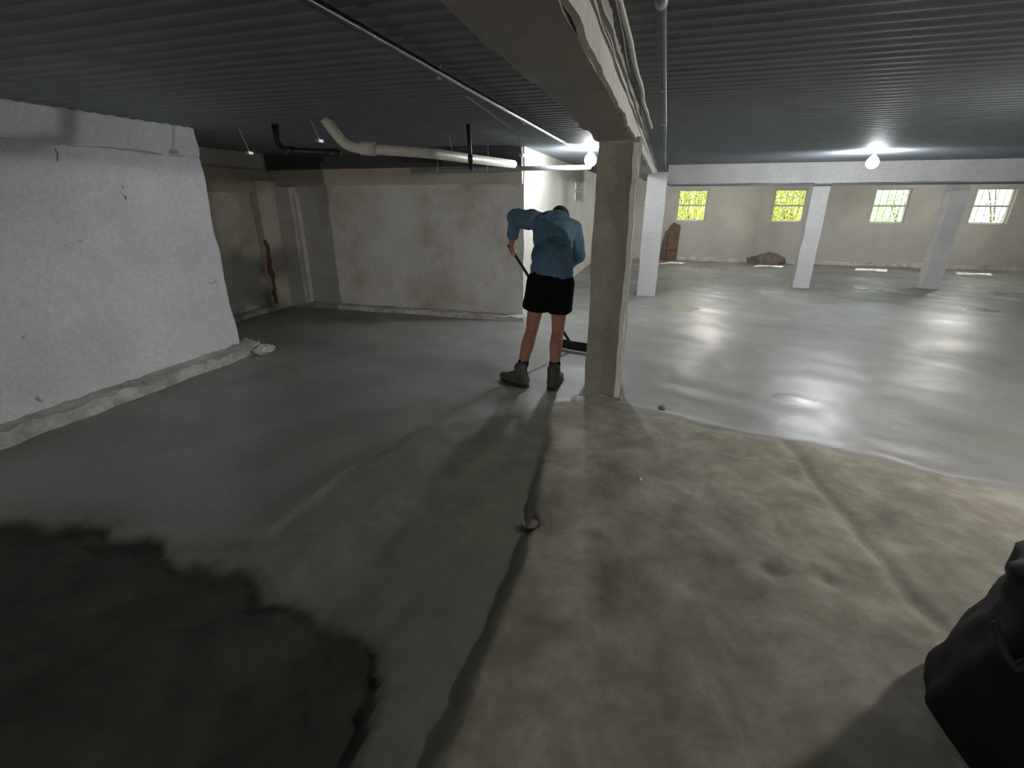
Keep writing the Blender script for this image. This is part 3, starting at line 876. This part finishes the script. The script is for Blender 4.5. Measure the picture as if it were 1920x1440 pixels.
    for td, a in toes:
        bm = bmesh.new()
        k = Lk if a is La else Rk
        capsule(bm, a + (k - a) * 0.24, a + Vector((0, 0, -0.02)), 0.047, 0.043)
        capsule(bm, a + (k - a) * 0.25, a + (k - a) * 0.21, 0.052, 0.052)
        organic('sock', bm, M['sock'], o, 0.006, 3, 0.003, 30)
        bm = bmesh.new()
        g = Vector((a.x, a.y, 0.0))
        heel = g - td * 0.045 + Vector((0, 0, 0.05)); ball = g + td * 0.145 + Vector((0, 0, 0.043)); tip = g + td * 0.225 + Vector((0, 0, 0.04))
        capsule(bm, a + Vector((0, 0, 0.03)), heel + Vector((0, 0, 0.01)), 0.056, 0.052)
        capsule(bm, heel, ball, 0.045, 0.052, (Vector((0, 0, 1)), 0.85))
        capsule(bm, ball, tip, 0.052, 0.042, (Vector((0, 0, 1)), 0.85))
        capsule(bm, a + Vector((0, 0, -0.01)) + td * 0.01, ball + Vector((0, 0, 0.005)), 0.050, 0.046)
        # collar
        capsule(bm, a + Vector((0, 0, 0.05)), a + Vector((0, 0, 0.03)), 0.060, 0.058)
        bt = organic('boot', bm, M['boot'], o, 0.006, 3, 0.003, 25)
        bm = bmesh.new()
        capsule(bm, g - td * 0.05 + Vector((0, 0, 0.012)), g + td * 0.20 + Vector((0, 0, 0.012)), 0.050, 0.053, (Vector((0, 0, 1)), 0.24))
        organic('sole', bm, M['sole'], bt, 0.005, 2)
        bm = bmesh.new()
        sdv = td.cross(Vector((0, 0, 1)))
        for q in range(4):
            c_ = g + td * (0.045 + 0.026 * q) + Vector((0, 0, 0.125 - 0.014 * q))
            tube_bm([c_ - sdv * 0.028, c_ + Vector((0, 0, 0.006)), c_ + sdv * 0.028], 0.0035, 6, bm=bm)
        bm_obj('laces', bm, M['sock'], bt, True)
    # tool
    t = empty('concrete_rake', head_pt + O, 'black long handled concrete rake held by the worker', 'rake')
    gl = gripL - head_pt
    bm_obj('handle', tube_bm([gl - tl * 0.07, gl, gl * 0.5, Vector((0, 0, 0)) + Vector((0, 0, 0))], 0.0155, 14), M['tool'], t, True)
    bm_obj('end_grip', tube_bm([gl - tl * 0.085, gl + tl * 0.02], 0.0195, 14), M['tool'], t, True)
    bm = bmesh.new()
    # blade: slightly curved, ribbed along the top
    n = 12; hw = 0.20
    front = []; back = []
    for i in range(n + 1):
        x = -hw + 2 * hw * i / n
        for lst, dy in ((front, -0.006), (back, 0.006)):
            lst.append([bm.verts.new((x, dy + 0.10 * (x / hw) ** 2 * 0.25 - 0.03 * (zz + .062) * 4, zz)) for zz in (-0.062, -0.03, 0.01, 0.045)])
    for i in range(n):
        for j in range(3):
            bm.faces.new([front[i][j], front[i + 1][j], front[i + 1][j + 1], front[i][j + 1]])
            bm.faces.new([back[i][j], back[i][j + 1], back[i + 1][j + 1], back[i + 1][j]])
        bm.faces.new([front[i][0], back[i][0], back[i + 1][0], front[i + 1][0]])
        bm.faces.new([front[i][3], front[i + 1][3], back[i + 1][3], back[i][3]])
    for i in (0, n):
        for j in range(3):
            bm.faces.new([front[i][j], front[i][j + 1], back[i][j + 1], back[i][j]])
    bl = bm_obj('blade', bm, M['tool'], t, False)
    bl.rotation_euler = (0, 0, math.radians(-20))
    bm_obj('socket', tube_bm([Vector((0, 0, -0.01)), -tl * 0.10], [0.022, 0.019], 12), M['tool'], t, True)
worker()

# ------------------------------------------------------------------ outside, seen through the windows
tag(box_obj('ground_outside', (-8, 15.3, 0.2), (30, 40, 0.5), M['ground_out']), kind='structure').name = 'ground'
box_obj('ground_side', (-14, 4.0, 0.2), (-6.2, 15.3, 0.5), M['ground_out']).name = 'ground'
for o_ in COL.objects:
    if o_.name.startswith('ground'):
        o_['kind'] = 'structure'

def bush(x, y, z0, r, h, mat, label, seed, leaves=5200):
    rnd = random.Random(seed)
    o = empty('bush', (x, y, z0), label, 'bush', 'bushes outside the windows')
    bm = bmesh.new()
    for _ in range(leaves):
        a = rnd.random() * 2 * PI; u = rnd.uniform(-1, 1); rr = (0.55 + 0.45 * rnd.random() ** 0.5)
        p = Vector((math.cos(a) * math.sqrt(1 - u * u) * r * rr, math.sin(a) * math.sqrt(1 - u * u) * r * rr, h * 0.5 + u * h * 0.5 * rr))
        s = rnd.uniform(0.04, 0.085)
        d1 = Vector((rnd.gauss(0, 1), rnd.gauss(0, 1), rnd.gauss(0, 1))).normalized(); d2 = d1.orthogonal().normalized()
        v = [bm.verts.new(p - d1 * s), bm.verts.new(p + d2 * s * 0.5), bm.verts.new(p + d1 * s), bm.verts.new(p - d2 * s * 0.5)]
        bm.faces.new(v)
    bm_obj('foliage', bm, mat, o)
    bm = bmesh.new()
    for k in range(5):
        a = k * 1.26 + rnd.random()
        tube_bm([(0.05 * math.cos(a), 0.05 * math.sin(a), 0), (r * 0.3 * math.cos(a), r * 0.3 * math.sin(a), h * 0.4), (r * 0.6 * math.cos(a), r * 0.6 * math.sin(a), h * 0.75)], [0.03, 0.02, 0.008], 6, bm=bm)
    bm_obj('stem', bm, M['bark'], o)
bush(0.9, 17.6, 0.5, 1.1, 2.0, M['leaf'], 'yellow green bush filling the first window from the left', 1)
bush(3.9, 18.0, 0.5, 1.0, 1.9, M['leaf'], 'yellow green bush low in the second window', 2)
bush(7.0, 18.2, 0.5, 1.0, 1.7, M['leaf_pale'], 'pale green bush behind the third window', 3, 3000)
bush(10.0, 19.5, 0.5, 1.2, 2.6, M['leaf_pale'], 'pale green bush behind the fourth window', 4, 1500)
bush(-3.4, 11.8, 0.5, 0.9, 2.0, M['leaf'], 'yellow green bush outside the side opening behind the column', 5)
